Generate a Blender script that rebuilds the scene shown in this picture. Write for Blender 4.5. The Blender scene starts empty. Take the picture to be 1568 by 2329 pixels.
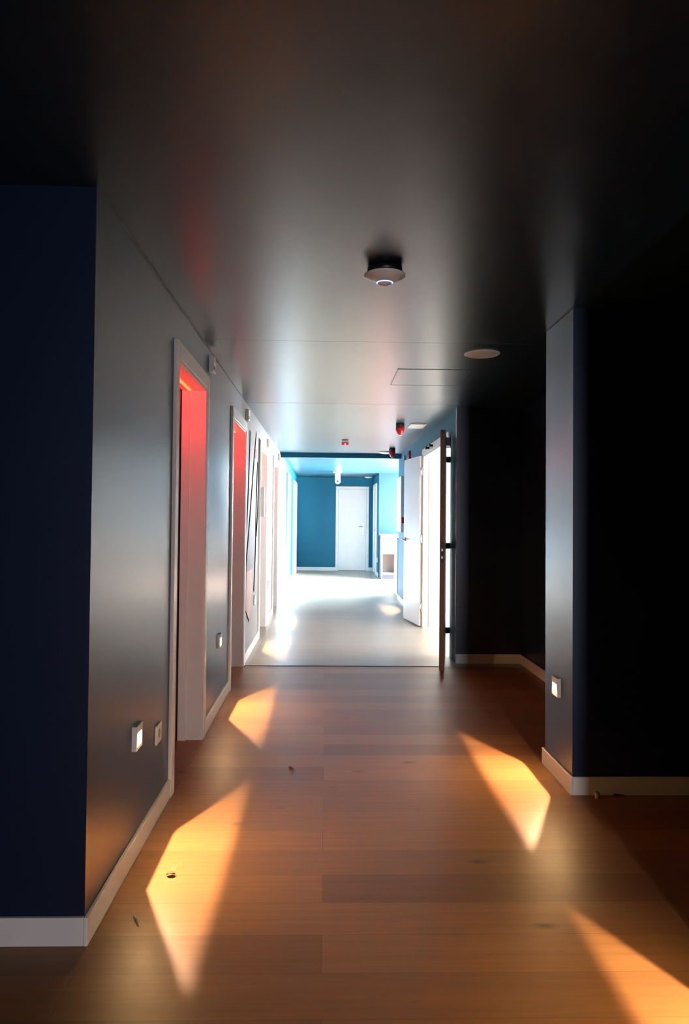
import bpy, bmesh, math, random
from mathutils import Vector, Matrix

random.seed(7)
S = bpy.context.scene
COL = S.collection
PI = math.pi

# ------------------------------------------------------------------ camera
cam_d = bpy.data.cameras.new('camera')
cam = bpy.data.objects.new('camera', cam_d)
COL.objects.link(cam)
S.camera = cam
YAW, PITCH, ROLL, FPX = 0.0256, 0.0219, 0.0092, 1640.0
cy_, sy_ = math.cos(YAW), math.sin(YAW)
cp_, sp_ = math.cos(PITCH), math.sin(PITCH)
fw = Vector((sy_ * cp_, cy_ * cp_, sp_))
r0 = Vector((cy_, -sy_, 0))
u0 = r0.cross(fw)
r1 = r0 * math.cos(ROLL) + u0 * math.sin(ROLL)
u1 = u0 * math.cos(ROLL) - r0 * math.sin(ROLL)
M = Matrix.Identity(4)
for i in range(3):
    M[i][0], M[i][1], M[i][2] = r1[i], u1[i], -fw[i]
M[0][3], M[1][3], M[2][3] = 0.0, 0.0, 1.3
cam.matrix_world = M
cam_d.sensor_fit = 'VERTICAL'
cam_d.sensor_height = 36.0
cam_d.lens = FPX / 2329.0 * 36.0
cam_d.shift_y = -21.0 / 2329.0
cam_d.clip_start = 0.02

# ------------------------------------------------------------------ world, sun, daylight, exposure
S.view_settings.view_transform = 'Standard'
S.view_settings.look = 'None'
S.view_settings.gamma = 1.0
S.view_settings.use_curve_mapping = False
S.view_settings.exposure = 0.0
S.cycles.max_bounces = 10
S.cycles.diffuse_bounces = 5
S.cycles.glossy_bounces = 5
S.cycles.sample_clamp_indirect = 20.0
S.cycles.caustics_reflective = False
S.cycles.caustics_refractive = False

w = bpy.data.worlds.new('sky')
S.world = w
w.use_nodes = True
bg = w.node_tree.nodes['Background']
bg.inputs[0].default_value = (0.62, 0.82, 1.0, 1)
bg.inputs[1].default_value = 1.5

def light_obj(name, kind, energy, color, loc, direction=None, **kw):
    d = bpy.data.lights.new(name, kind)
    d.energy = energy
    d.color = color
    for k, v in kw.items():
        setattr(d, k, v)
    o = bpy.data.objects.new(name, d)
    COL.objects.link(o)
    o.location = loc
    if direction is not None:
        o.rotation_euler = Vector(direction).to_track_quat('-Z', 'Y').to_euler()
    return o

# low sun through the glazing of the alcove, deep in the corridor on the right
light_obj('sun', 'SUN', 200.0, (0.98, 0.98, 0.97), (8, 18, 5), (-0.80, -0.56, -0.26), angle=0.02)
# skylight outside that glazing
light_obj('daylight_alcove', 'AREA', 4200.0, (0.80, 0.93, 1.0), (2.85, 14.5, 1.25), (-1, -0.3, -0.08),
          shape='RECTANGLE', size=3.2, size_y=2.2)
# added lamp standing in for daylight in the room behind the double door
light_obj('side_room_fill', 'AREA', 340.0, (1.0, 0.98, 0.96), (4.66, 7.6, 1.4), (-1, 0, -0.05),
          shape='RECTANGLE', size=1.8, size_y=1.6)
# added fill lamp behind the camera, shining through an invented slot window
light_obj('lobby_fill', 'AREA', 100.0, (0.90, 0.88, 1.0), (0.98, -3.85, 1.05), (-0.18, 1, -0.03),
          shape='RECTANGLE', size=0.3, size_y=0.7)

# ------------------------------------------------------------------ dimensions
XL, XR, HC = -0.722, 1.183, 2.324
YC, YT, YB, YF = 2.239, 6.38, 11.32, 18.03

# ------------------------------------------------------------------ materials
MATS = {}

def nt(name):
    m = bpy.data.materials.new(name)
    m.use_nodes = True
    return m, m.node_tree.nodes, m.node_tree.links, m.node_tree.nodes['Principled BSDF']

def mat(name, col, rough=0.5, metal=0.0, spec=0.5, var=0.06, nscale=6.0, bump=0.0, bscale=180.0, emit=None, estr=0.0):
    if name in MATS:
        return MATS[name]
    m, N, L, P = nt(name)
    tc = N.new('ShaderNodeTexCoord')
    nz = N.new('ShaderNodeTexNoise')
    nz.inputs['Scale'].default_value = nscale
    nz.inputs['Detail'].default_value = 4
    L.new(tc.outputs['Object'], nz.inputs['Vector'])
    rp = N.new('ShaderNodeMapRange')
    rp.inputs[3].default_value = 1 - var
    rp.inputs[4].default_value = 1 + var
    L.new(nz.outputs['Fac'], rp.inputs[0])
    mx = N.new('ShaderNodeMix')
    mx.data_type = 'RGBA'
    mx.blend_type = 'MULTIPLY'
    mx.inputs[0].default_value = 1.0
    mx.inputs[6].default_value = (*col, 1)
    L.new(rp.outputs[0], mx.inputs[7])
    L.new(mx.outputs[2], P.inputs['Base Color'])
    P.inputs['Roughness'].default_value = rough
    P.inputs['Metallic'].default_value = metal
    P.inputs['Specular IOR Level'].default_value = spec
    if bump:
        n2 = N.new('ShaderNodeTexNoise')
        n2.inputs['Scale'].default_value = bscale
        n2.inputs['Detail'].default_value = 2
        L.new(tc.outputs['Object'], n2.inputs['Vector'])
        bp = N.new('ShaderNodeBump')
        bp.inputs['Strength'].default_value = bump
        bp.inputs['Distance'].default_value = 0.002
        L.new(n2.outputs['Fac'], bp.inputs['Height'])
        L.new(bp.outputs[0], P.inputs['Normal'])
    if emit:
        P.inputs['Emission Color'].default_value = (*emit, 1)
        P.inputs['Emission Strength'].default_value = estr
    MATS[name] = m
    return m

def wood_floor(name, c1, c2, rough, knots=True):
    m, N, L, P = nt(name)
    tc = N.new('ShaderNodeTexCoord')
    br = N.new('ShaderNodeTexBrick')
    br.offset = 0.37
    br.inputs['Scale'].default_value = 1.0
    br.inputs['Mortar Size'].default_value = 0.0012
    br.inputs['Brick Width'].default_value = 1.9
    br.inputs['Row Height'].default_value = 0.19
    br.inputs['Color1'].default_value = (*c1, 1)
    br.inputs['Color2'].default_value = (*c2, 1)
    br.inputs['Mortar'].default_value = (c1[0] * .6, c1[1] * .58, c1[2] * .55, 1)
    L.new(tc.outputs['Object'], br.inputs['Vector'])
    mp = N.new('ShaderNodeMapping')
    mp.inputs['Scale'].default_value = (1.3, 26, 1)
    L.new(tc.outputs['Object'], mp.inputs['Vector'])
    nz = N.new('ShaderNodeTexNoise')
    nz.inputs['Scale'].default_value = 1.6
    nz.inputs['Detail'].default_value = 7
    nz.inputs['Roughness'].default_value = 0.6
    nz.inputs['Distortion'].default_value = 0.6
    L.new(mp.outputs[0], nz.inputs['Vector'])
    r = N.new('ShaderNodeMapRange')
    r.inputs[1].default_value = 0.25
    r.inputs[2].default_value = 0.75
    r.inputs[3].default_value = 0.80
    r.inputs[4].default_value = 1.16
    L.new(nz.outputs['Fac'], r.inputs[0])
    mx = N.new('ShaderNodeMix')
    mx.data_type = 'RGBA'
    mx.blend_type = 'MULTIPLY'
    mx.inputs[0].default_value = 1
    L.new(br.outputs['Color'], mx.inputs[6])
    L.new(r.outputs[0], mx.inputs[7])
    out = mx.outputs[2]
    if knots:
        mp2 = N.new('ShaderNodeMapping')
        mp2.inputs['Scale'].default_value = (1.5, 3.2, 1)
        L.new(tc.outputs['Object'], mp2.inputs['Vector'])
        vo = N.new('ShaderNodeTexVoronoi')
        vo.inputs['Scale'].default_value = 1.25
        L.new(mp2.outputs[0], vo.inputs['Vector'])
        r2 = N.new('ShaderNodeMapRange')
        r2.inputs[1].default_value = 0.015
        r2.inputs[2].default_value = 0.10
        r2.inputs[3].default_value = 0.45
        r2.inputs[4].default_value = 1.0
        L.new(vo.outputs['Distance'], r2.inputs[0])
        m2 = N.new('ShaderNodeMix')
        m2.data_type = 'RGBA'
        m2.blend_type = 'MULTIPLY'
        m2.inputs[0].default_value = 1
        L.new(out, m2.inputs[6])
        L.new(r2.outputs[0], m2.inputs[7])
        out = m2.outputs[2]
    L.new(out, P.inputs['Base Color'])
    rr = N.new('ShaderNodeMapRange')
    rr.inputs[3].default_value = rough - .06
    rr.inputs[4].default_value = rough + .06
    L.new(nz.outputs['Fac'], rr.inputs[0])
    L.new(rr.outputs[0], P.inputs['Roughness'])
    P.inputs['Specular IOR Level'].default_value = 0.4
    bp = N.new('ShaderNodeBump')
    bp.inputs['Strength'].default_value = 0.12
    bp.inputs['Distance'].default_value = 0.002
    L.new(nz.outputs['Fac'], bp.inputs['Height'])
    L.new(bp.outputs[0], P.inputs['Normal'])
    MATS[name] = m
    return m

navy = mat('navy wall paint', (0.003, 0.011, 0.040), 0.34, spec=0.8, bump=0.10, bscale=140)
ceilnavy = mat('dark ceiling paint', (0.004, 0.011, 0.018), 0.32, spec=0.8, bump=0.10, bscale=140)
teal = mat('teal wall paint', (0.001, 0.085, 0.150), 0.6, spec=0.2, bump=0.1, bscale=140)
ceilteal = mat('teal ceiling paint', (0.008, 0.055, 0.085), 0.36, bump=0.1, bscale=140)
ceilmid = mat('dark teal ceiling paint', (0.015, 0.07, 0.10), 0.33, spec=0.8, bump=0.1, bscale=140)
pale = mat('pale grey wall paint', (0.25, 0.24, 0.25), 0.6, spec=0.15, bump=0.06, bscale=140)
white = mat('white satin lacquer', (0.80, 0.78, 0.75), 0.38)
whitewall = mat('white wall paint', (0.8, 0.79, 0.76), 0.6)
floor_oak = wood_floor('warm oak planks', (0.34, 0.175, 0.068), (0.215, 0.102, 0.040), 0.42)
floor_lit = wood_floor('oak planks with painted light', (0.34, 0.28, 0.215), (0.29, 0.24, 0.185), 0.36, knots=False)  # same boards as the near floor, brighter light put into a paler colour
darkwood = mat('dark door lacquer', (0.035, 0.022, 0.018), 0.45)
brownedge = mat('brown door edge', (0.16, 0.085, 0.045), 0.5, var=0.2, nscale=30)
steel = mat('brushed steel', (0.55, 0.54, 0.52), 0.32, metal=1.0)
blackm = mat('black metal', (0.015, 0.015, 0.017), 0.4, metal=0.3)
plastic = mat('white plastic', (0.78, 0.76, 0.72), 0.35)
greyplastic = mat('grey plastic', (0.32, 0.32, 0.33), 0.45)
redp = mat('red plastic', (0.55, 0.012, 0.02), 0.25)
glow = mat('warm light diffuser', (0.9, 0.85, 0.75), 0.5, emit=(1.0, 0.80, 0.55), estr=5.0)
redglow = mat('red light strip', (0.9, 0.3, 0.2), 0.5, emit=(1.0, 0.005, 0.0012), estr=90.0)
blueglow = mat('blue light ring', (0.3, 0.4, 1.0), 0.4, emit=(0.16, 0.26, 1.0), estr=5.0)
inkdark = mat('dark mural ink', (0.012, 0.012, 0.016), 1.0, spec=0.0)
pink = mat('pink mural film', (0.42, 0.28, 0.26), 0.6, spec=0.15)
yellow = mat('ochre mural film', (0.36, 0.28, 0.14), 0.6, spec=0.15)
mauve = mat('grey mauve mural film', (0.20, 0.18, 0.21), 0.6, spec=0.15)
redink = mat('red mural film', (0.3, 0.05, 0.05), 0.6, spec=0.15)
caulk = mat('grey caulk', (0.20, 0.21, 0.21), 0.5)
rugred = mat('red rug pile', (0.62, 0.13, 0.10), 0.95, var=0.2, nscale=60)
blueblack = mat('blue black plinth', (0.012, 0.014, 0.03), 0.5)
lam = mat('shade-darkened cabinet interior', (0.055, 0.047, 0.042), 0.5)  # shade of the open compartment put into the colour; pulls and rail share it
worktop = mat('grey worktop', (0.28, 0.27, 0.29), 0.35)
cream = mat('cream cabinet lacquer', (0.36, 0.32, 0.29), 0.35)
leafm = mat('dry leaf', (0.16, 0.09, 0.035), 0.7, var=0.4, nscale=90)
straw = mat('straw coloured stalk', (0.55, 0.42, 0.20), 0.6)
twigm = mat('dark twig', (0.07, 0.06, 0.045), 0.7)
corkm = mat('ochre cork', (0.50, 0.33, 0.10), 0.7, var=0.3, nscale=120)

# ------------------------------------------------------------------ mesh helpers
class MB:
    def __init__(self):
        self.bm = bmesh.new()
        self.mats = []

    def mi(self, m):
        if m not in self.mats:
            self.mats.append(m)
        return self.mats.index(m)

    def _tag(self, before, m, smooth=False):
        k = self.mi(m)
        for f in self.bm.faces:
            if f not in before:
                f.material_index = k
                f.smooth = smooth

    def box(self, x0, x1, y0, y1, z0, z1, m):
        x0, x1 = min(x0, x1), max(x0, x1)
        y0, y1 = min(y0, y1), max(y0, y1)
        z0, z1 = min(z0, z1), max(z0, z1)
        v = [self.bm.verts.new(p) for p in ((x0, y0, z0), (x1, y0, z0), (x1, y1, z0), (x0, y1, z0),
                                            (x0, y0, z1), (x1, y0, z1), (x1, y1, z1), (x0, y1, z1))]
        k = self.mi(m)
        for q in ((3, 2, 1, 0), (4, 5, 6, 7), (0, 1, 5, 4), (1, 2, 6, 5), (2, 3, 7, 6), (3, 0, 4, 7)):
            f = self.bm.faces.new([v[i] for i in q])
            f.material_index = k
        return self

    def prism(self, pts, axis, a, b, m):
        """extrude the 2D polygon pts along axis from a to b"""
        def P(p, t):
            if axis == 'x':
                return (t, p[0], p[1])
            if axis == 'y':
                return (p[0], t, p[1])
            return (p[0], p[1], t)
        k = self.mi(m)
        A = [self.bm.verts.new(P(p, a)) for p in pts]
        B = [self.bm.verts.new(P(p, b)) for p in pts]
        n = len(pts)
        fs = [self.bm.faces.new(A), self.bm.faces.new(B[::-1])]
        for i in range(n):
            fs.append(self.bm.faces.new([A[i], B[i], B[(i + 1) % n], A[(i + 1) % n]]))
        for f in fs:
            f.material_index = k
        bmesh.ops.recalc_face_normals(self.bm, faces=fs)
        return self

    def lathe(self, prof, c, m, seg=40, axis='z', smooth=True):
        """prof: list of (r, h) along the axis"""
        k = self.mi(m)
        rings = []
        for (r, h) in prof:
            ring = []
            for i in range(seg if r > 1e-6 else 1):
                a = 2 * PI * i / seg
                p = (r * math.cos(a), r * math.sin(a), h)
                if axis == 'x':
                    p = (p[2], p[0], p[1])
                elif axis == 'y':
                    p = (p[0], p[2], p[1])
                ring.append(self.bm.verts.new((c[0] + p[0], c[1] + p[1], c[2] + p[2])))
            rings.append(ring)
        fs = []
        for A, B in zip(rings, rings[1:]):
            for i in range(seg):
                j = (i + 1) % seg
                q = [A[i % len(A)], A[j % len(A)], B[j % len(B)], B[i % len(B)]]
                u = []
                for v in q:
                    if v not in u:
                        u.append(v)
                if len(u) > 2:
                    fs.append(self.bm.faces.new(u))
        for f in fs:
            f.material_index = k
            f.smooth = smooth
        for ring in (rings[0], rings[-1]):
            if len(ring) > 2:
                f = self.bm.faces.new(ring)
                f.material_index = k
                fs.append(f)
        bmesh.ops.recalc_face_normals(self.bm, faces=fs)
        return self

    def tube(self, pts, r, m, seg=8):
        k = self.mi(m)
        pts = [Vector(p) for p in pts]
        rr = r if isinstance(r, (list, tuple)) else [r] * len(pts)
        rings = []
        for i, p in enumerate(pts):
            d = (pts[min(i + 1, len(pts) - 1)] - pts[max(i - 1, 0)]).normalized()
            up = Vector((0, 0, 1)) if abs(d.z) < .9 else Vector((1, 0, 0))
            a = d.cross(up).normalized()
            b = d.cross(a)
            rings.append([self.bm.verts.new(p + (a * math.cos(2 * PI * j / seg) + b * math.sin(2 * PI * j / seg)) * rr[i])
                          for j in range(seg)])
        fs = []
        for A, B in zip(rings, rings[1:]):
            for j in range(seg):
                fs.append(self.bm.faces.new([A[j], A[(j + 1) % seg], B[(j + 1) % seg], B[j]]))
        fs.append(self.bm.faces.new(rings[0]))
        fs.append(self.bm.faces.new(rings[-1]))
        for f in fs:
            f.material_index = k
            f.smooth = True
        bmesh.ops.recalc_face_normals(self.bm, faces=fs)
        return self

    def build(self, name, parent=None, bevel=0.0):
        me = bpy.data.meshes.new(name)
        org = Vector((0, 0, 0))
        self.bm.to_mesh(me)
        self.bm.free()
        for m in self.mats:
            me.materials.append(m)
        o = bpy.data.objects.new(name, me)
        COL.objects.link(o)
        if parent:
            o.parent = parent
            o.matrix_parent_inverse = Matrix.Translation(parent_world(parent)).inverted() if False else Matrix.Identity(4)
        if bevel:
            b = o.modifiers.new('bevel', 'BEVEL')
            b.width = bevel
            b.segments = 2
            b.limit_method = 'ANGLE'
            b.angle_limit = math.radians(40)
        return o

def structure(o, label=None, cat=None):
    o['kind'] = 'structure'
    if label:
        o['label'] = label
        o['category'] = cat
    return o

def tag(o, label, cat, group=None):
    o['label'] = label
    o['category'] = cat
    if group:
        o['group'] = group
    return o

def thing(name, loc, label, cat, group=None, rz=0.0):
    o = bpy.data.objects.new(name, None)
    o.empty_display_size = 0.05
    COL.objects.link(o)
    o.location = loc
    o.rotation_euler = (0, 0, rz)
    return tag(o, label, cat, group)

def copy_tree(root, loc, label, rz=None):
    r = root.copy()
    COL.objects.link(r)
    r.location = loc
    if rz is not None:
        r.rotation_euler = (0, 0, rz)
    r['label'] = label
    for ch in root.children:
        c = ch.copy()
        COL.objects.link(c)
        c.parent = r
        for g in ch.children:
            d = g.copy()
            COL.objects.link(d)
            d.parent = c
    return r

# ------------------------------------------------------------------ floor and ceiling
X0, X1, YBK = -3.2, 4.4, -3.6
f = MB()
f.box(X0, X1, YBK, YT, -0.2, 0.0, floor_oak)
f.box(X0, X1, YT, 11.75, -0.2, 0.0, floor_lit)
f.box(X0, 2.72, 11.75, YF + .3, -0.2, 0.0, floor_lit)
structure(f.build('floor'), 'oak plank floor, tinted paler beyond the threshold strip for the brighter light there', 'floor')
structure(MB().box(XL, 1.02, YT - .011, YT + .011, 0, 0.004, blackm).build('trim_1'),
          'thin dark threshold strip across the corridor floor', 'threshold')

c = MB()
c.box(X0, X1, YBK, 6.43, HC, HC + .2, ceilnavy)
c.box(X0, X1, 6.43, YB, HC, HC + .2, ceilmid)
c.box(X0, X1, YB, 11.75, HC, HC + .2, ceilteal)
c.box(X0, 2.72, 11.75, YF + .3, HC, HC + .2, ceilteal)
structure(c.build('ceiling'), 'dark semi-gloss ceiling of the corridor', 'ceiling')
structure(MB().box(XL, XR, YB, YB + .14, HC - .07, HC, teal).build('trim_2'),
          'shallow dark blue downstand beam across the corridor ceiling', 'beam')
# faint raised plasterboard joints
structure(MB().box(XL, XR, 4.15, 4.25, HC - .0005, HC, ceilnavy).build('trim_3'))
structure(MB().box(XL, XR, 6.40, 6.46, HC - .0006, HC, ceilnavy).build('trim_4'))
# caulk lines
structure(MB().box(XL, XL + .004, YC + .25, 6.1, HC - .004, HC, caulk).build('trim_5'))
structure(MB().box(XR - .004, XR, 3.4246, 3.851, HC - .004, HC, caulk).build('trim_6'))

# ------------------------------------------------------------------ walls
TW = 0.14
DOORS_L = [(3.386, 4.34), (5.42, 6.42), (7.75, 8.75), (9.72, 10.72), (13.1, 14.15), (15.9, 17.2)]
CW = 0.07      # casing width
DH = 2.06      # clear height
def wall_segments(mb, x0, x1, ya, yb, openings, m_of):
    cuts = [ya]
    y = ya
    for (a, b) in openings:
        mb_seg(mb, x0, x1, y, a, 0, HC, m_of)
        mb_seg(mb, x0, x1, a, b, DH, HC, m_of)
        y = b
    mb_seg(mb, x0, x1, y, yb, 0, HC, m_of)
def mb_seg(mb, x0, x1, y0, y1, z0, z1, m_of):
    br = [6.1, 11.3]
    ys = [y0] + [b for b in br if y0 < b < y1] + [y1]
    for a, b in zip(ys, ys[1:]):
        mb.box(x0, x1, a, b, z0, z1, m_of((a + b) / 2))
def left_paint(y):
    return navy if y < 6.1 else (pale if y < 11.3 else teal)
wl = MB()
wall_segments(wl, XL - TW, XL, YC + TW, YF, [(a + CW, b - CW) for a, b in DOORS_L], left_paint)
wl.box(XL - TW, XL, YC, YC + TW, 0, HC, navy)
structure(wl.build('wall_left'), 'long left corridor wall with white framed doors', 'wall')
structure(MB().box(X0, XL - TW, YC, YC + TW, 0, HC, navy).build('wall_left_front'),
          'navy wall face turned to the camera at the left edge', 'wall')
structure(MB().box(X0 - .15, X0, YBK, YC + TW, 0, HC, navy).build('wall_left_lobby'))
wb = MB()
wb.box(X0 - .15, .78, YBK - .15, YBK, 0, HC, navy)
wb.box(1.18, X1 + .15, YBK - .15, YBK, 0, HC, navy)
wb.box(.78, 1.18, YBK - .15, YBK, 0, .62, navy)
wb.box(.78, 1.18, YBK - .15, YBK, 1.48, HC, navy)
structure(wb.build('wall_back'))
w3 = MB()  # added window frame; the back wall is cut open here for the fill lamp
for xx in (.78, 1.15):
    w3.box(xx, xx + .03, YBK - .10, YBK - .05, .62, 1.48, white)
for zz in (.62, 1.45):
    w3.box(.81, 1.15, YBK - .10, YBK - .05, zz, zz + .03, white)
structure(w3.build('added_window_3'))
structure(MB().box(XR, XR + .2, YBK, 2.11, 0, HC, navy).build('wall_right_lobby'))
structure(MB().box(XR, X1, 3.4246, 3.851, 0, HC, navy).build('wall_right_pier'),
          'dark wall end beside the corridor on the right, carrying a step light', 'wall')
wo = MB()
wo.box(X1, X1 + .15, YBK, 6.75, 0, HC, navy)
wo.box(X1, X1 + .15, 8.45, 8.84, 0, HC, navy)
wo.box(X1, X1 + .15, 6.75, 8.45, 0, .6, navy)
wo.box(X1, X1 + .15, 6.75, 8.45, 2.2, HC, navy)
structure(wo.build('wall_right_outer'))
w2 = MB()  # added window frame; outer wall opened here to let the side room lamp in
for yy in (6.75, 7.58, 8.41):
    w2.box(X1 + .05, X1 + .10, yy, yy + .04, .6, 2.2, white)
for zz in (.6, 2.16):
    w2.box(X1 + .05, X1 + .10, 6.79, 8.41, zz, zz + .04, white)
structure(w2.build('added_window_2'))
structure(MB().box(1.785, 1.9, 3.851, 6.52, 0, HC, navy).build('wall_recess_side'))
structure(MB().box(XR + .2, X1, 6.52, 6.62, 0, HC, navy).build('wall_recess_back'),
          'dark wall at the back of the recess right of the open door', 'wall')
DA, DB = 6.84, 8.70      # clear opening of the double door
wr = MB()
wr.box(XR, XR + .2, 6.52, 6.56, 0, HC, navy)
wr.box(XR, XR + .2, 6.56, DA, 0, HC, teal)
wr.box(XR, XR + .2, DA, DB, 2.08, HC, teal)
wr.box(XR, XR + .2, DB, 11.75, 0, HC, teal)
structure(wr.build('wall_right'), 'blue right corridor wall with the double door', 'wall')
structure(MB().box(XR + .2, X1, DB + .02, DB + .14, 0, HC, whitewall).build('wall_side_room_far'))
structure(MB().box(XR + .2, X1, 6.62, 6.64, 0, HC, whitewall).build('wall_side_room_near'))
structure(MB().box(XR + .2, 2.72, 11.63, 11.75, 0, HC, teal).build('wall_alcove_near'))
structure(MB().box(XR, 2.72, 16.1, 16.22, 0, HC, mat('alcove wall paint with sheen', (0.010, 0.032, 0.052), 0.55, spec=0.2)).build('wall_alcove_far'),  # gloss sheen greyed into the colour, kept dark beside the alcove lamp
          'light blue wall above the kitchenette cabinet', 'wall')
structure(MB().box(XR, XR + .12, 16.22, YF, 0, HC, teal).build('wall_right_far'))
structure(MB().box(XL - TW, XR + .12, YF, YF + .15, 0, HC, teal).build('wall_far'),
          'blue end wall of the corridor', 'wall')
# glazed alcove wall
wa = MB()
wa.box(2.60, 2.72, 11.75, 13.2, 0, HC, teal)
wa.box(2.60, 2.72, 16.05, 16.1, 0, HC, teal)
wa.box(2.60, 2.72, 13.2, 16.05, 2.2, HC, teal)
structure(wa.build('wall_alcove_side'))
win = MB()
for y in (13.2, 14.6, 16.0):
    win.box(2.63, 2.68, y, y + .05, 0.0, 2.2, white)
win.box(2.63, 2.68, 13.2, 16.05, 0, .06, white)
win.box(2.63, 2.68, 13.2, 16.05, 2.15, 2.2, white)
structure(win.build('window_1'))

# ------------------------------------------------------------------ baseboards
BH, BD = 0.086, 0.014
def base_left(y0, y1, n):
    structure(MB().box(XL, XL + BD, y0, y1, 0, BH, white).build('baseboard_left' if n == 0 else 'baseboard_left', bevel=.003))
ys = [YC - BD] + [v for d in DOORS_L for v in d] + [YF]
for n in range(0, len(ys), 2):
    base_left(ys[n], ys[n + 1], n)
structure(MB().box(X0, XL, YC - BD, YC, 0, BH, white).build('baseboard_left_front', bevel=.003))
structure(MB().box(XR - BD, XR, 3.4246 - BD, 3.851 + BD, 0, BH, white).build('baseboard_right_pier', bevel=.003))
structure(MB().box(XR, X1, 3.4246 - BD, 3.4246, 0, BH, white).build('baseboard_right_front', bevel=.003))
structure(MB().box(XR - BD, XR, YBK, 2.11, 0, BH, white).build('baseboard_right_lobby', bevel=.003))
structure(MB().box(1.785 - BD, 1.785, 3.851, 6.52, 0, BH, white).build('baseboard_recess_side', bevel=.003))
structure(MB().box(XR, 1.785 - BD, 6.52 - BD, 6.52, 0, BH, white).build('baseboard_recess_back', bevel=.003))
structure(MB().box(XR - BD, XR, 8.78, 11.75, 0, BH, white).build('baseboard_right', bevel=.003))
structure(MB().box(XL + BD, .246, YF - BD, YF, 0, BH, white).build('baseboard_far', bevel=.003))
structure(MB().box(1.075, XR - BD, YF - BD, YF, 0, BH, white).build('baseboard_far', bevel=.003))
structure(MB().box(XR - BD, XR, 16.1, 16.7, 0, BH, white).build('baseboard_right_far', bevel=.003))

# ------------------------------------------------------------------ left doors
NICHE = 0.13
ordinal = ['first', 'second', 'third', 'fourth']
def left_door(n, a, b):
    root = bpy.data.objects.new('door_%d' % n, None)
    COL.objects.link(root)
    structure(root, ['white framed doorway with red light, nearest on the left wall',
                     'white framed doorway with red light, second on the left wall',
                     'white framed doorway with faint red light beyond the mural',
                     'bright white framed doorway, fourth along the left wall'][n - 1], 'door')
    oa, ob = a + CW, b - CW
    cs = MB()
    T = 0.018
    cs.box(XL, XL + T, a, oa, 0, DH + CW + .01, white)
    cs.box(XL, XL + T, ob, b, 0, DH + CW + .01, white)
    cs.box(XL, XL + T, oa, ob, DH, DH + CW + .01, white)
    cs.build('casing', root, bevel=.003)
    jb = MB()
    jb.box(XL - NICHE, XL + .012, oa, oa + .016, 0, DH, white)
    jb.box(XL - NICHE, XL + .012, ob - .016, ob, 0, DH, white)
    jb.box(XL - NICHE, XL + .012, oa + .016, ob - .016, DH - .016, DH, white)
    # stop
    jb.box(XL - NICHE, XL - NICHE + .045, ob - .03, ob - .016, 0, DH - .016, white)
    jb.box(XL - NICHE, XL - NICHE + .045, oa + .016, oa + .03, 0, DH - .016, white)
    jb.build('jamb', root, bevel=.002)
    lf = MB().box(XL - NICHE - .05, XL - NICHE - .005, oa - .05, ob + .05, 0.0, DH + .05, darkwood)
    lo = lf.build('leaf', root, bevel=.002)
    h = MB()
    h.lathe([(.026, 0), (.026, .008)], (XL - NICHE - .005, oa + .09, 1.03), steel, seg=20, axis='x')
    h.tube([(XL - NICHE, oa + .09, 1.03), (XL - NICHE + .045, oa + .09, 1.03), (XL - NICHE + .05, oa + .10, 1.03),
            (XL - NICHE + .05, oa + .21, 1.03)], .008, steel)
    h.build('handle', lo)
    ls = MB().box(XL - .086, XL - .072, oa + .02, ob - .05, DH - .022, DH - .016, redglow)
    ls.build('light_strip', root)
for n, (a, b) in enumerate(DOORS_L[:4], 1):
    left_door(n, a, b)

def white_door_left(n, a, b, label):
    root = bpy.data.objects.new('door_%d' % n, None)
    COL.objects.link(root)
    structure(root, label, 'door')
    oa, ob = a + CW, b - CW
    cs = MB()
    cs.box(XL, XL + .03, a, oa, 0, DH + CW, white)
    cs.box(XL, XL + .03, ob, b, 0, DH + CW, white)
    cs.box(XL, XL + .03, oa, ob, DH, DH + CW, white)
    cs.build('casing', root, bevel=.003)
    lo = MB().box(XL - .05, XL - .004, oa, ob, 0.004, DH, white).build('leaf', root)
    h = MB().tube([(XL - .004, oa + .08, 1.03), (XL + .045, oa + .08, 1.03), (XL + .045, oa + .2, 1.03)], .008, steel)
    h.build('handle', lo)
white_door_left(5, *DOORS_L[4], 'glaring white door on the left wall beyond the beam')
white_door_left(6, *DOORS_L[5], 'white door at the far end of the left wall')

# ------------------------------------------------------------------ end wall door
root = bpy.data.objects.new('door_7', None)
COL.objects.link(root)
structure(root, 'closed white door in the blue end wall', 'door')
a, b, H7 = .246, 1.075, 2.105
cs = MB()
cs.box(a, a + .065, YF - .02, YF, 0, H7, white)
cs.box(b - .065, b, YF - .02, YF, 0, H7, white)
cs.box(a + .065, b - .065, YF - .02, YF, H7 - .07, H7, white)
cs.build('casing', root, bevel=.003)
lf = MB().box(a + .068, b - .068, YF - .010, YF - .002, .008, H7 - .073, white).build('leaf', root, bevel=.002)
h = MB()
h.box(b - .165, b - .125, YF - .018, YF - .010, .98, 1.2, steel)
h.tube([(b - .145, YF - .018, 1.10), (b - .145, YF - .06, 1.10), (b - .25, YF - .06, 1.10)], .009, steel)
h.lathe([(.02, -.018), (.02, -.010)], (b - .145, YF, .93), steel, seg=16, axis='y')
h.build('handle', lf)

# far right wall door (seen edge on)
root = bpy.data.objects.new('door_8', None)
COL.objects.link(root)
structure(root, 'white door frame seen edge on at the far end of the right wall', 'door')
cs = MB()
cs.box(XR - .03, XR, 16.70, 16.77, 0, 2.13, white)
cs.box(XR - .03, XR, 17.60, 17.67, 0, 2.13, white)
cs.box(XR - .03, XR, 16.77, 17.60, 2.06, 2.13, white)
cs.build('casing', root, bevel=.003)
lf = MB().box(XR - .012, XR - .001, 16.77, 17.60, .006, 2.06, white).build('leaf', root)
MB().tube([(XR - .012, 16.86, 1.03), (XR - .06, 16.86, 1.03), (XR - .06, 16.97, 1.03)], .009, steel).build('handle', lf)

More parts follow.
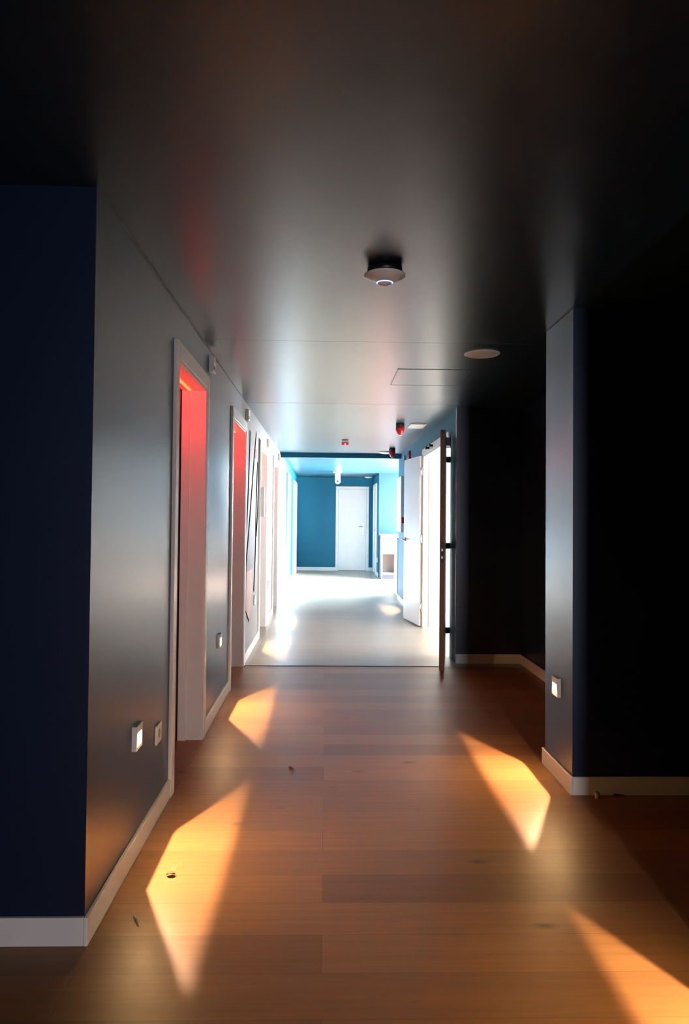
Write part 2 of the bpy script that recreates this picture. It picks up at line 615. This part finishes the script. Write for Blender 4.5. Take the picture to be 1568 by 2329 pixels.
# ------------------------------------------------------------------ double door on the right
root = bpy.data.objects.new('door_9', None)
COL.objects.link(root)
structure(root, 'white double door standing open on the right wall', 'door')
jb = MB()
jb.box(XR - .012, XR + .2, DB - .03, DB, 0, 2.08, white)
jb.box(XR + .06, XR + .09, DB - .045, DB - .03, 0, 2.05, white)
jb.box(XR + .004, XR + .2, DA, DA + .02, 0, 2.08, white)
jb.box(XR - .012, XR + .2, DA + .02, DB - .03, 2.05, 2.08, white)
jb.build('jamb', root, bevel=.002)
cs = MB()
cs.box(XR - .018, XR, DB - .005, DB + .065, 0, 2.145, white)
cs.box(XR - .018, XR, DA + .02, DB - .005, 2.075, 2.145, white)
cs.build('casing', root, bevel=.003)
for yy in (8.13, 7.86):
    k = MB().lathe([(.014, 0), (.014, -.03), (.020, -.032), (.020, -.045)], (XR - .018, yy, 2.11), blackm, seg=16, axis='x')
    k.build('door_catch', root)

def leaf_box(p0, p1, t, z0, z1, side):
    """door leaf plan: p0 hinge corner -> p1 free corner of the visible face, thickness t to the given side"""
    p0, p1 = Vector(p0), Vector(p1)
    d = (p1 - p0).normalized()
    n = Vector((-d.y, d.x)) * side
    return [tuple(p0), tuple(p1), tuple(p1 + n * t), tuple(p0 + n * t)], d, n

# far leaf, folded back against the wall beyond the opening
pts, d, n = leaf_box((1.135, 8.715), (1.02, 9.40), .042, 0, 0, -1)
lf = MB().prism(pts, 'z', .012, 2.07, white).build('leaf', root, bevel=.0015)
h = MB()
hp = Vector((1.02, 9.40)) - d * .07
q = lambda s, o: (hp.x + d.x * s - n.x * o, hp.y + d.y * s - n.y * o, 1.04)
h.lathe([(.024, 0), (.024, -.01)], q(0, 0), steel, seg=20, axis='x')
h.tube([q(0, 0), q(0, .05), q(-.02, .056), q(-.12, .056)], .009, steel)
h.build('handle', lf)
for z in (.24, 1.06, 1.88):
    hg = MB()
    hg.box(1.137, 1.172, 8.692, 8.7, z - .05, z + .05, steel)
    hg.tube([(1.150, 8.694, z - .05), (1.150, 8.694, z + .05)], .0075, steel)
    hg.build('hinge', root)

# near leaf, swung towards the camera, brown edge to the front
pts, d, n = leaf_box((1.108, 6.86), (0.976, 6.151), .042, 0, 0, 1)
lf2 = MB().prism(pts, 'z', .012, 2.07, white)
lfo = lf2.build('leaf', root)
e0 = Vector(pts[1]) + d * .0005
e1 = Vector(pts[2]) + d * .0005
eb = MB().prism([tuple(e0), tuple(e1), tuple(e1 + d * .003), tuple(e0 + d * .003)], 'z', .012, 2.07, brownedge)
eb.build('edge_strip', lfo)
lk = MB()
mid = (e0 + e1) / 2 + d * .003
def plate(mb, z0, z1, wdt, m, off=.0):
    p = [mid - Vector((n.x, n.y)) * wdt / 2, mid + Vector((n.x, n.y)) * wdt / 2]
    mb.prism([tuple(p[0] + d * off), tuple(p[1] + d * off), tuple(p[1] + d * (off + .002)), tuple(p[0] + d * (off + .002))], 'z', z0, z1, m)
plate(lk, .93, 1.11, .022, blackm)
plate(lk, 1.03, 1.05, .014, steel, .002)
plate(lk, .965, .985, .014, steel, .002)
lk.build('lock_plate', lfo)
tb = MB()
plate(tb, 2.03, 2.07, .026, blackm)
tb.build('flush_bolt', lfo)
# closer on the top of the wall side of the near leaf
cb = MB()
def rel(s, o):
    p = Vector(pts[2]) - d * s + n * o
    return p
P4 = [rel(.06, 0), rel(.30, 0), rel(.30, .045), rel(.06, .045)]
cb.prism([tuple(p) for p in P4], 'z', 1.94, 2.01, blackm)
cb.build('door_closer', lfo, bevel=.004)
for z in (.25, 1.05, 1.87):
    hg = MB()
    a0 = Vector(pts[3])
    hg.prism([(a0.x - .004, a0.y - .03), (XR + .004, DA - .002), (XR + .004, DA + .02), (a0.x - .004, a0.y + .01)], 'z', z - .028, z + .028, blackm)
    hg.build('hinge', root)

# ------------------------------------------------------------------ recessed step lights
LEDP = 85.0
FACEP = 6.0
def step_light(loc, rz, label):
    """local frame: +x points away from the wall, z = 0 at the lamp's own height"""
    root = thing('step_light', loc, label, 'light', 'step lights low on the corridor walls', rz)
    FR = .0175
    zt, zb = -.0185, -.066
    hw = .032
    fr = MB()
    fr.box(FR - .001, FR, -.045, .045, zt, .012, plastic)          # upper face of the plate
    fr.box(FR - .001, FR, -.045, .045, -.080, zb, plastic)
    fr.box(FR - .001, FR, -.045, -hw, zb, zt, plastic)
    fr.box(FR - .001, FR, hw, .045, zb, zt, plastic)
    fr.box(0, FR - .001, -.045, .045, .010, .012, plastic)
    fr.box(0, FR - .001, -.045, .045, -.080, -.078, plastic)
    fr.box(0, FR - .001, -.045, -.043, -.078, .010, plastic)
    fr.box(0, FR - .001, .043, .045, -.078, .010, plastic)
    fr.build('frame', root)
    df = MB().box(0.0003, .0012, -.043, .043, -.078, zt - .004, glow)
    df.build('diffuser', root)
    ld = bpy.data.lights.new('lamp', 'POINT')
    ld.energy = LEDP
    ld.color = (1.0, 0.64, 0.37)
    ld.shadow_soft_size = .001
    lo = bpy.data.objects.new('lamp', ld)
    COL.objects.link(lo)
    lo.location = (.0032, 0, 0)
    lo.parent = root
    ad = bpy.data.lights.new('lamp_face', 'AREA')
    ad.shape = 'RECTANGLE'
    ad.size, ad.size_y = .062, .030
    ad.energy = FACEP
    ad.color = (1.0, 0.58, 0.24)
    ao = bpy.data.objects.new('lamp_face', ad)
    COL.objects.link(ao)
    ao.location = (FR - .0004, 0, -.042)
    ao.rotation_euler = Vector((1, 0, -.4)).to_track_quat('-Z', 'Y').to_euler()
    ao.parent = root
    return root
SL = step_light((XL, 2.795, .495), 0, 'lit square step light left of the socket, nearest on the left wall')
copy_tree(SL, (XL, 4.925, .50), 'lit step light between the first and second red doorways')
DIM = []
DIM.append(copy_tree(SL, (XL, 7.32, .50), 'lit step light at the foot of the mural'))
DIM.append(copy_tree(SL, (XL, 9.10, .50), 'tiny lit step light before the fourth doorway on the left wall'))
copy_tree(SL, (XR, 3.64, .495), 'lit step light on the dark wall end at right', PI)
copy_tree(SL, (XR, 1.66, .495), 'step light on the right wall beside the camera, lighting the floor patch at lower right', PI)
DIM.append(copy_tree(SL, (XR, 10.35, .50), 'step light on the right wall behind the open white door leaf', PI))
# lamp power lowered beyond the threshold so the floor patches do not burn out
for o in DIM:
    for ch in o.children:
        if ch.type == 'LIGHT':
            ch.data = ch.data.copy()
            ch.data.energy *= 0.65 if ch.data.type == 'POINT' else 0.35

# ------------------------------------------------------------------ socket and other wall devices
t = thing('wall_socket', (XL, 3.165, .363), 'white socket plate between the nearest step light and first doorway', 'socket')
MB().box(0, .009, -.046, .046, -.041, .041, plastic).build('plate', t, bevel=.003)
MB().lathe([(.020, .0095), (.020, .0100), (.017, .0102), (.0165, .0098)], (0, 0, 0), greyplastic, seg=28, axis='x').build('outlet', t)

def door_box(loc, label):
    t = thing('door_indicator', loc, label, 'indicator box', 'small boxes above the left doorways')
    MB().box(0, .03, -.05, .05, -.05, .05, plastic).build('housing', t, bevel=.004)
    MB().box(.03, .033, -.035, .035, -.035, -.012, greyplastic).build('lens', t, bevel=.001)
    return t
ib = door_box((XL, 4.43, 2.235), 'small white box above the right corner of the nearest red doorway')
copy_tree(ib, (XL, 6.45, 2.215), 'small white box above the right corner of the second red doorway')
copy_tree(ib, (XL, 8.80, 2.205), 'small white box at the right top corner of the third doorway')
copy_tree(ib, (XL, 10.80, 2.205), 'small white box at the right top corner of the fourth doorway')

t = thing('wall_dispenser', (XL + .018, 7.79, 1.47), 'slim white box with dark markings on frame of third left doorway', 'dispenser')
MB().box(0, .04, -.03, .03, -.16, .16, plastic).build('housing', t, bevel=.004)
MB().box(.041, .043, -.02, .02, 0.0, .07, greyplastic).build('display', t)

t = thing('notice_board', (XR, 11.35, 1.52), 'white framed notice board edge on, beyond the open door leaf', 'board')
MB().box(-.035, 0, -.32, .32, -.42, .44, white).build('frame', t, bevel=.003)
MB().box(-.038, -.035, -.28, .28, -.38, .40, mat('pale board paper', (.75, .76, .74), .6)).build('panel', t)

t = thing('call_point', (XR, 10.85, 1.28), 'dark red call point on blue wall above the door lever', 'alarm')
MB().box(-.05, 0, -.045, .045, -.045, .045, redp).build('housing', t, bevel=.006)
MB().box(-.053, -.05, -.025, .025, -.02, .02, plastic).build('push_plate', t)

t = thing('wall_sounder', (XR, 10.12, 2.20), 'pinkish slim sounder high on right wall, nearer of two', 'sounder')
MB().box(-.03, 0, -.04, .04, -.06, .06, redp).build('housing', t, bevel=.005)
MB().box(-.034, -.03, -.03, .03, -.05, .0, plastic).build('grille', t)
t = thing('wall_sensor', (XR, 10.75, 2.19), 'slim cream sensor high on right wall, farther of two', 'sensor')
MB().box(-.03, 0, -.04, .04, -.06, .06, cream).build('housing', t, bevel=.005)
MB().box(-.034, -.03, -.02, .02, -.04, -.01, greyplastic).build('lens', t)

t = thing('wall_socket', (XR - .0, 16.45, .36), 'white socket plate low on the right wall by the kitchenette', 'socket')
MB().box(-.012, 0, -.05, .05, -.05, .05, plastic).build('plate', t, bevel=.003)
MB().lathe([(.020, -.013), (.018, -.0125)], (0, 0, 0), greyplastic, seg=20, axis='x').build('outlet', t)

# ------------------------------------------------------------------ mural on the left wall
mu = MB()
def stroke(path, wdt, m, off):
    pts_l, pts_r = [], []
    for i, p in enumerate(path):
        a_ = Vector(path[max(i - 1, 0)])
        b_ = Vector(path[min(i + 1, len(path) - 1)])
        dd = (b_ - a_).normalized()
        nn = Vector((-dd.y, dd.x)) * wdt / 2
        pts_l.append(tuple(Vector(p) + nn))
        pts_r.append(tuple(Vector(p) - nn))
    for i in range(len(path) - 1):
        mu.prism([pts_l[i], pts_l[i + 1], pts_r[i + 1], pts_r[i]], 'x', XL, XL + off, m)
mu.prism([(6.93, 1.42), (7.30, 1.42), (7.30, .80), (7.10, .60), (6.90, .32), (6.60, .46), (6.585, .82)], 'x', XL, XL + .0012, mauve)
mu.prism([(6.60, .80), (7.16, .80), (7.14, .60), (6.90, .33), (6.585, .46)], 'x', XL, XL + .0016, pink)
mu.prism([(7.00, 1.60), (7.30, 1.60), (7.30, 1.42), (6.94, 1.42)], 'x', XL, XL + .0016, yellow)
mu.prism([(7.20, 2.0), (7.45, 2.0), (7.40, 1.90), (7.17, 1.90)], 'x', XL, XL + .0016, redink)
mu.prism([(7.40, 2.16), (7.62, 2.16), (7.42, 1.62), (7.05, 1.62)], 'x', XL, XL + .0010, pink)
stroke([(6.787, 2.116), (6.75, 1.85), (6.695, 1.574), (6.60, 1.25), (6.50, 1.0), (6.455, .86)], .065, inkdark, .0024)
stroke([(6.455, .87), (6.47, .79), (6.53, .765)], .025, inkdark, .0024)
stroke([(7.38, 2.166), (7.20, 1.90), (6.98, 1.52), (6.80, 1.22), (6.62, .95), (6.575, .82), (6.563, .45)], .06, inkdark, .0024)
stroke([(6.563, .46), (6.875, .319)], .022, inkdark, .0024)
stroke([(7.55, 1.88), (7.46, 1.5), (7.43, .98), (7.36, .70), (7.30, .56)], .085, inkdark, .0024)
stroke([(7.70, 2.15), (7.69, 1.70), (7.60, 1.30), (7.50, 1.12)], .075, inkdark, .0024)
tag(mu.build('wall_mural'), 'abstract mural of dark lines and pink shapes between second and third doorways', 'mural')

# ------------------------------------------------------------------ ceiling things
def ceil_thing(name, x, y, label, cat, group=None):
    return thing(name, (x, y, HC), label, cat, group)

t = ceil_thing('wireless_access_point', .230, 2.91, 'round white dome with glowing blue ring on the ceiling', 'access point')
MB().lathe([(.060, 0), (.070, -.004), (.074, -.029)], (0, 0, 0), blackm).build('mount', t)
MB().lathe([(.074, -.027), (.0835, -.031), (.0835, -.035), (.076, -.040), (.058, -.0495), (.034, -.0630)],
           (0, 0, 0), plastic, seg=64).build('dome', t)
MB().lathe([(.0335, -.060), (.0340, -.0632), (.030, -.0655), (.0295, -.060)], (0, 0, 0), blueglow, seg=64).build('light_ring', t)
MB().lathe([(.0295, -.060), (.0295, -.0656), (.015, -.0742), (.006, -.0768), (0, -.0772)], (0, 0, 0), plastic, seg=48).build('cap', t)

t = ceil_thing('ceiling_speaker', .952, 4.397, 'flat round white speaker in the dark ceiling at right', 'speaker')
MB().lathe([(.109, 0), (.109, -.005), (.100, -.009), (.097, -.007)], (0, 0, 0), plastic, seg=64).build('rim', t)
MB().lathe([(.097, -.001), (.097, -.0062), (0, -.0068)], (0, 0, 0), plastic, seg=64).build('grille', t)

t = ceil_thing('ceiling_hatch', .74, 5.18, 'flush square access hatch outlined in the ceiling', 'hatch')
hf = MB()
hf.box(-.26, .26, -.295, -.285, -.0025, 0, blackm)
hf.box(-.26, .26, .285, .295, -.0025, 0, blackm)
hf.box(-.26, -.25, -.285, .285, -.0025, 0, blackm)
hf.box(.25, .26, -.285, .285, -.0025, 0, blackm)
hf.build('frame', t)
MB().box(-.25, .25, -.285, .285, -.0015, 0, ceilnavy).build('panel', t)

t = ceil_thing('emergency_light', .985, 7.82, 'thin white rectangular fitting on ceiling above the double door', 'light fitting')
MB().box(-.085, .085, -.17, .17, -.014, 0, plastic).build('housing', t, bevel=.004)
MB().box(-.065, .065, -.15, .15, -.018, -.014, white).build('diffuser', t, bevel=.002)

def beacon(x, y, label, s=1.0):
    t = ceil_thing('alarm_beacon', x, y, label, 'alarm', 'red alarm beacons on the ceiling')
    MB().lathe([(.044, 0), (.047, -.01), (.047, -.035), (.044, -.04)], (0, 0, 0), blackm, seg=32).build('base', t)
    MB().lathe([(.046, -.038), (.048, -.055), (.044, -.085), (.034, -.108), (.018, -.124), (0, -.130)], (0, 0, 0), redp, seg=32).build('dome', t)
    MB().lathe([(.012, -.124), (.012, -.133), (0, -.134)], (0, 0, 0), plastic, seg=16).build('tip_lens', t)
    return t
bc = beacon(.785, 7.68, 'larger red domed beacon on ceiling left of the white fitting')
copy_tree(bc, (.955, 10.45, HC), 'smaller red domed beacon on ceiling just before the beam')

t = ceil_thing('alarm_sounder', .243, 9.45, 'little grey and red box on ceiling mid corridor', 'alarm')
MB().box(-.046, .046, -.046, .046, -.026, 0, greyplastic).build('base', t, bevel=.003)
rd = MB().box(-.046, .046, -.046, .046, -.062, -.026, redp)
rd.box(-.010, .010, -.050, -.046, -.060, -.040, plastic)
rd.build('lens', t, bevel=.003)

t = ceil_thing('smoke_detector', .90, 10.95, 'flat white disc on ceiling behind the smaller red beacon', 'detector')
MB().lathe([(.105, 0), (.105, -.012), (.09, -.02)], (0, 0, 0), plastic, seg=40).build('base', t)
MB().lathe([(.07, -.02), (.06, -.03), (0, -.032)], (0, 0, 0), plastic, seg=40).build('sensor_cap', t)

t = ceil_thing('security_camera', .245, 15.6, 'white camera hanging from the far ceiling by the end door', 'camera')
MB().lathe([(.10, 0), (.10, -.025), (.085, -.035)], (0, 0, 0), plastic, seg=36).build('mount', t)
MB().lathe([(.055, -.03), (.060, -.10), (.060, -.17), (.055, -.18)], (0, 0, 0), plastic, seg=30).build('body', t)
b = MB().lathe([(0, .062)] + [(.062 * math.sin(k * PI / 12), .062 * math.cos(k * PI / 12)) for k in range(1, 12)] + [(0, -.062)],
               (0, 0, -.215), plastic, seg=28).build('ball', t)
MB().lathe([(.026, -.066), (.026, -.050)], (.004, 0, -.222), blackm, seg=24, axis='y').build('lens', b)

t = ceil_thing('ceiling_vent', 1.03, 17.6, 'small white round disc on ceiling near the end wall', 'vent')
MB().lathe([(.095, 0), (.095, -.012), (.08, -.02)], (0, 0, 0), plastic, seg=36).build('rim', t)
MB().lathe([(.065, -.02), (.055, -.028), (0, -.030)], (0, 0, 0), plastic, seg=36).build('valve', t)

# ------------------------------------------------------------------ kitchenette
t = thing('base_cabinet', (1.205, 15.5, 0), 'cream kitchen cabinet with drawer and open compartment against blue wall', 'cabinet')
W_, D_, H_ = .60, .58, .93
bd = MB()
bd.box(0, .02, 0, D_, .0, H_, cream)
bd.box(W_ - .02, W_, 0, D_, .10, H_, cream)
bd.box(.02, W_ - .02, 0.01, D_, .10, .12, cream)
bd.box(.02, W_ - .02, D_ - .02, D_, .12, H_, lam)
bd.box(.02, W_ - .02, 0.01, D_ - .02, .545, .565, cream)
bd.box(.02, W_ - .02, 0.01, D_ - .02, H_ - .02, H_, cream)
bd.build('body', t)
MB().box(.01, W_ - .01, .03, .05, 0, .10, blueblack).build('plinth', t)
for z0, z1 in ((.69, .855), (.57, .685)):
    dr = MB().box(.03, W_ - .03, -.012, .008, z0, z1, cream)
    dro = dr.build('drawer', t, bevel=.003)
    MB().prism([(.22, z1 - .050), (.38, z1 - .050), (.35, z1 - .036), (.25, z1 - .036)], 'y', -.018, -.012, lam).build('pull', dro)
rl = MB().box(.03, W_ - .03, .02, .03, .86, .91, lam)
rl.build('rail', t)
tag(MB().box(1.188, 1.90, 15.47, 16.095, .93, .965, worktop).build('worktop', bevel=.004),
    'grey worktop lying on the cream kitchen cabinet', 'worktop')

t = thing('kitchen_unit', (1.215, 12.2, 0), 'white end panel unit seen edge on beside the red rug', 'cabinet')
MB().box(0, .05, 0, .55, .0, .95, cream).build('end_panel', t, bevel=.002)
MB().box(.05, .5, .02, .55, .10, .95, white).build('body', t)
MB().box(.05, .5, .05, .55, 0, .10, blueblack).build('plinth', t)
MB().box(-.01, .52, -.02, .57, .95, .98, worktop).build('top', t, bevel=.003)

rg = MB()
ell = [(1.52 + .72 * math.cos(2 * PI * i / 64), 14.1 + .62 * math.sin(2 * PI * i / 64)) for i in range(64)]
rg.prism(ell, 'z', 0, .012, rugred)
rgo = rg.build('round_rug', bevel=.004)
tag(rgo, 'red round rug on the bright floor in front of the kitchenette', 'rug')
er = MB()
n_ = 64
for k in range(n_):
    a0, a1 = 2 * PI * k / n_, 2 * PI * (k + 1) / n_
    er.prism([(1.52 + .56 * math.cos(a0), 14.1 + .48 * math.sin(a0)), (1.52 + .56 * math.cos(a1), 14.1 + .48 * math.sin(a1)),
              (1.52 + .60 * math.cos(a1), 14.1 + .515 * math.sin(a1)), (1.52 + .60 * math.cos(a0), 14.1 + .515 * math.sin(a0))],
             'z', .0118, .0135, mat('dark red rug band', (.28, .03, .03), .95))
er.build('border_band', rgo)

# ------------------------------------------------------------------ litter on the floor
t = thing('dry_leaf', (-.549, 2.655, 0), 'curled dry brown leaf with straw stalk in the bright floor patch', 'leaf')
lfm = MB()
bm = lfm.bm
k = lfm.mi(leafm)
rows = []
for i in range(7):
    s = i / 6
    wv = .011 * math.sin(PI * min(1, s * .92 + .08)) + .0012
    rows.append([bm.verts.new((-.016 + .032 * s, v * wv, .004 + .006 * abs(v) + .004 * math.sin(s * 3))) for v in (-1, -.5, 0, .5, 1)])
for A, B in zip(rows, rows[1:]):
    for j in range(4):
        fc = bm.faces.new([A[j], A[j + 1], B[j + 1], B[j]])
        fc.material_index = k
        fc.smooth = True
lo = lfm.build('blade', t)
so = lo.modifiers.new('thick', 'SOLIDIFY')
so.thickness = .0016
st = MB()
st.tube([(.004, .004, .004), (.008, .022, .010), (.014, .040, .018), (.026, .062, .020)], [.0012, .0011, .0009, .0007], straw)
st.tube([(0, .006, .004), (-.002, .028, .012), (0, .05, .016)], [.001, .0009, .0006], straw)
st.build('stalk', t)

tag(MB().tube([(-.612, 2.385, .003), (-.600, 2.365, .004), (-.592, 2.350, .003), (-.580, 2.325, .003)], [.002, .0042, .0038, .001], twigm).build('twig'),
    'short dark twig on floor near the left front corner', 'twig')
tag(MB().tube([(-.180, 3.795, .003), (-.168, 3.778, .006), (-.154, 3.757, .003)], [.002, .0055, .002], leafm).build('wood_chip'),
    'small brown chip on the floor midway along the corridor', 'debris')
t = MB().lathe([(.009, 0), (.0105, .002), (.0105, .030), (.009, .032)], (1.283, 3.372, 0), corkm, seg=20).build('cork_plug')
tag(t, 'small ochre plug on floor by the right front baseboard', 'plug')
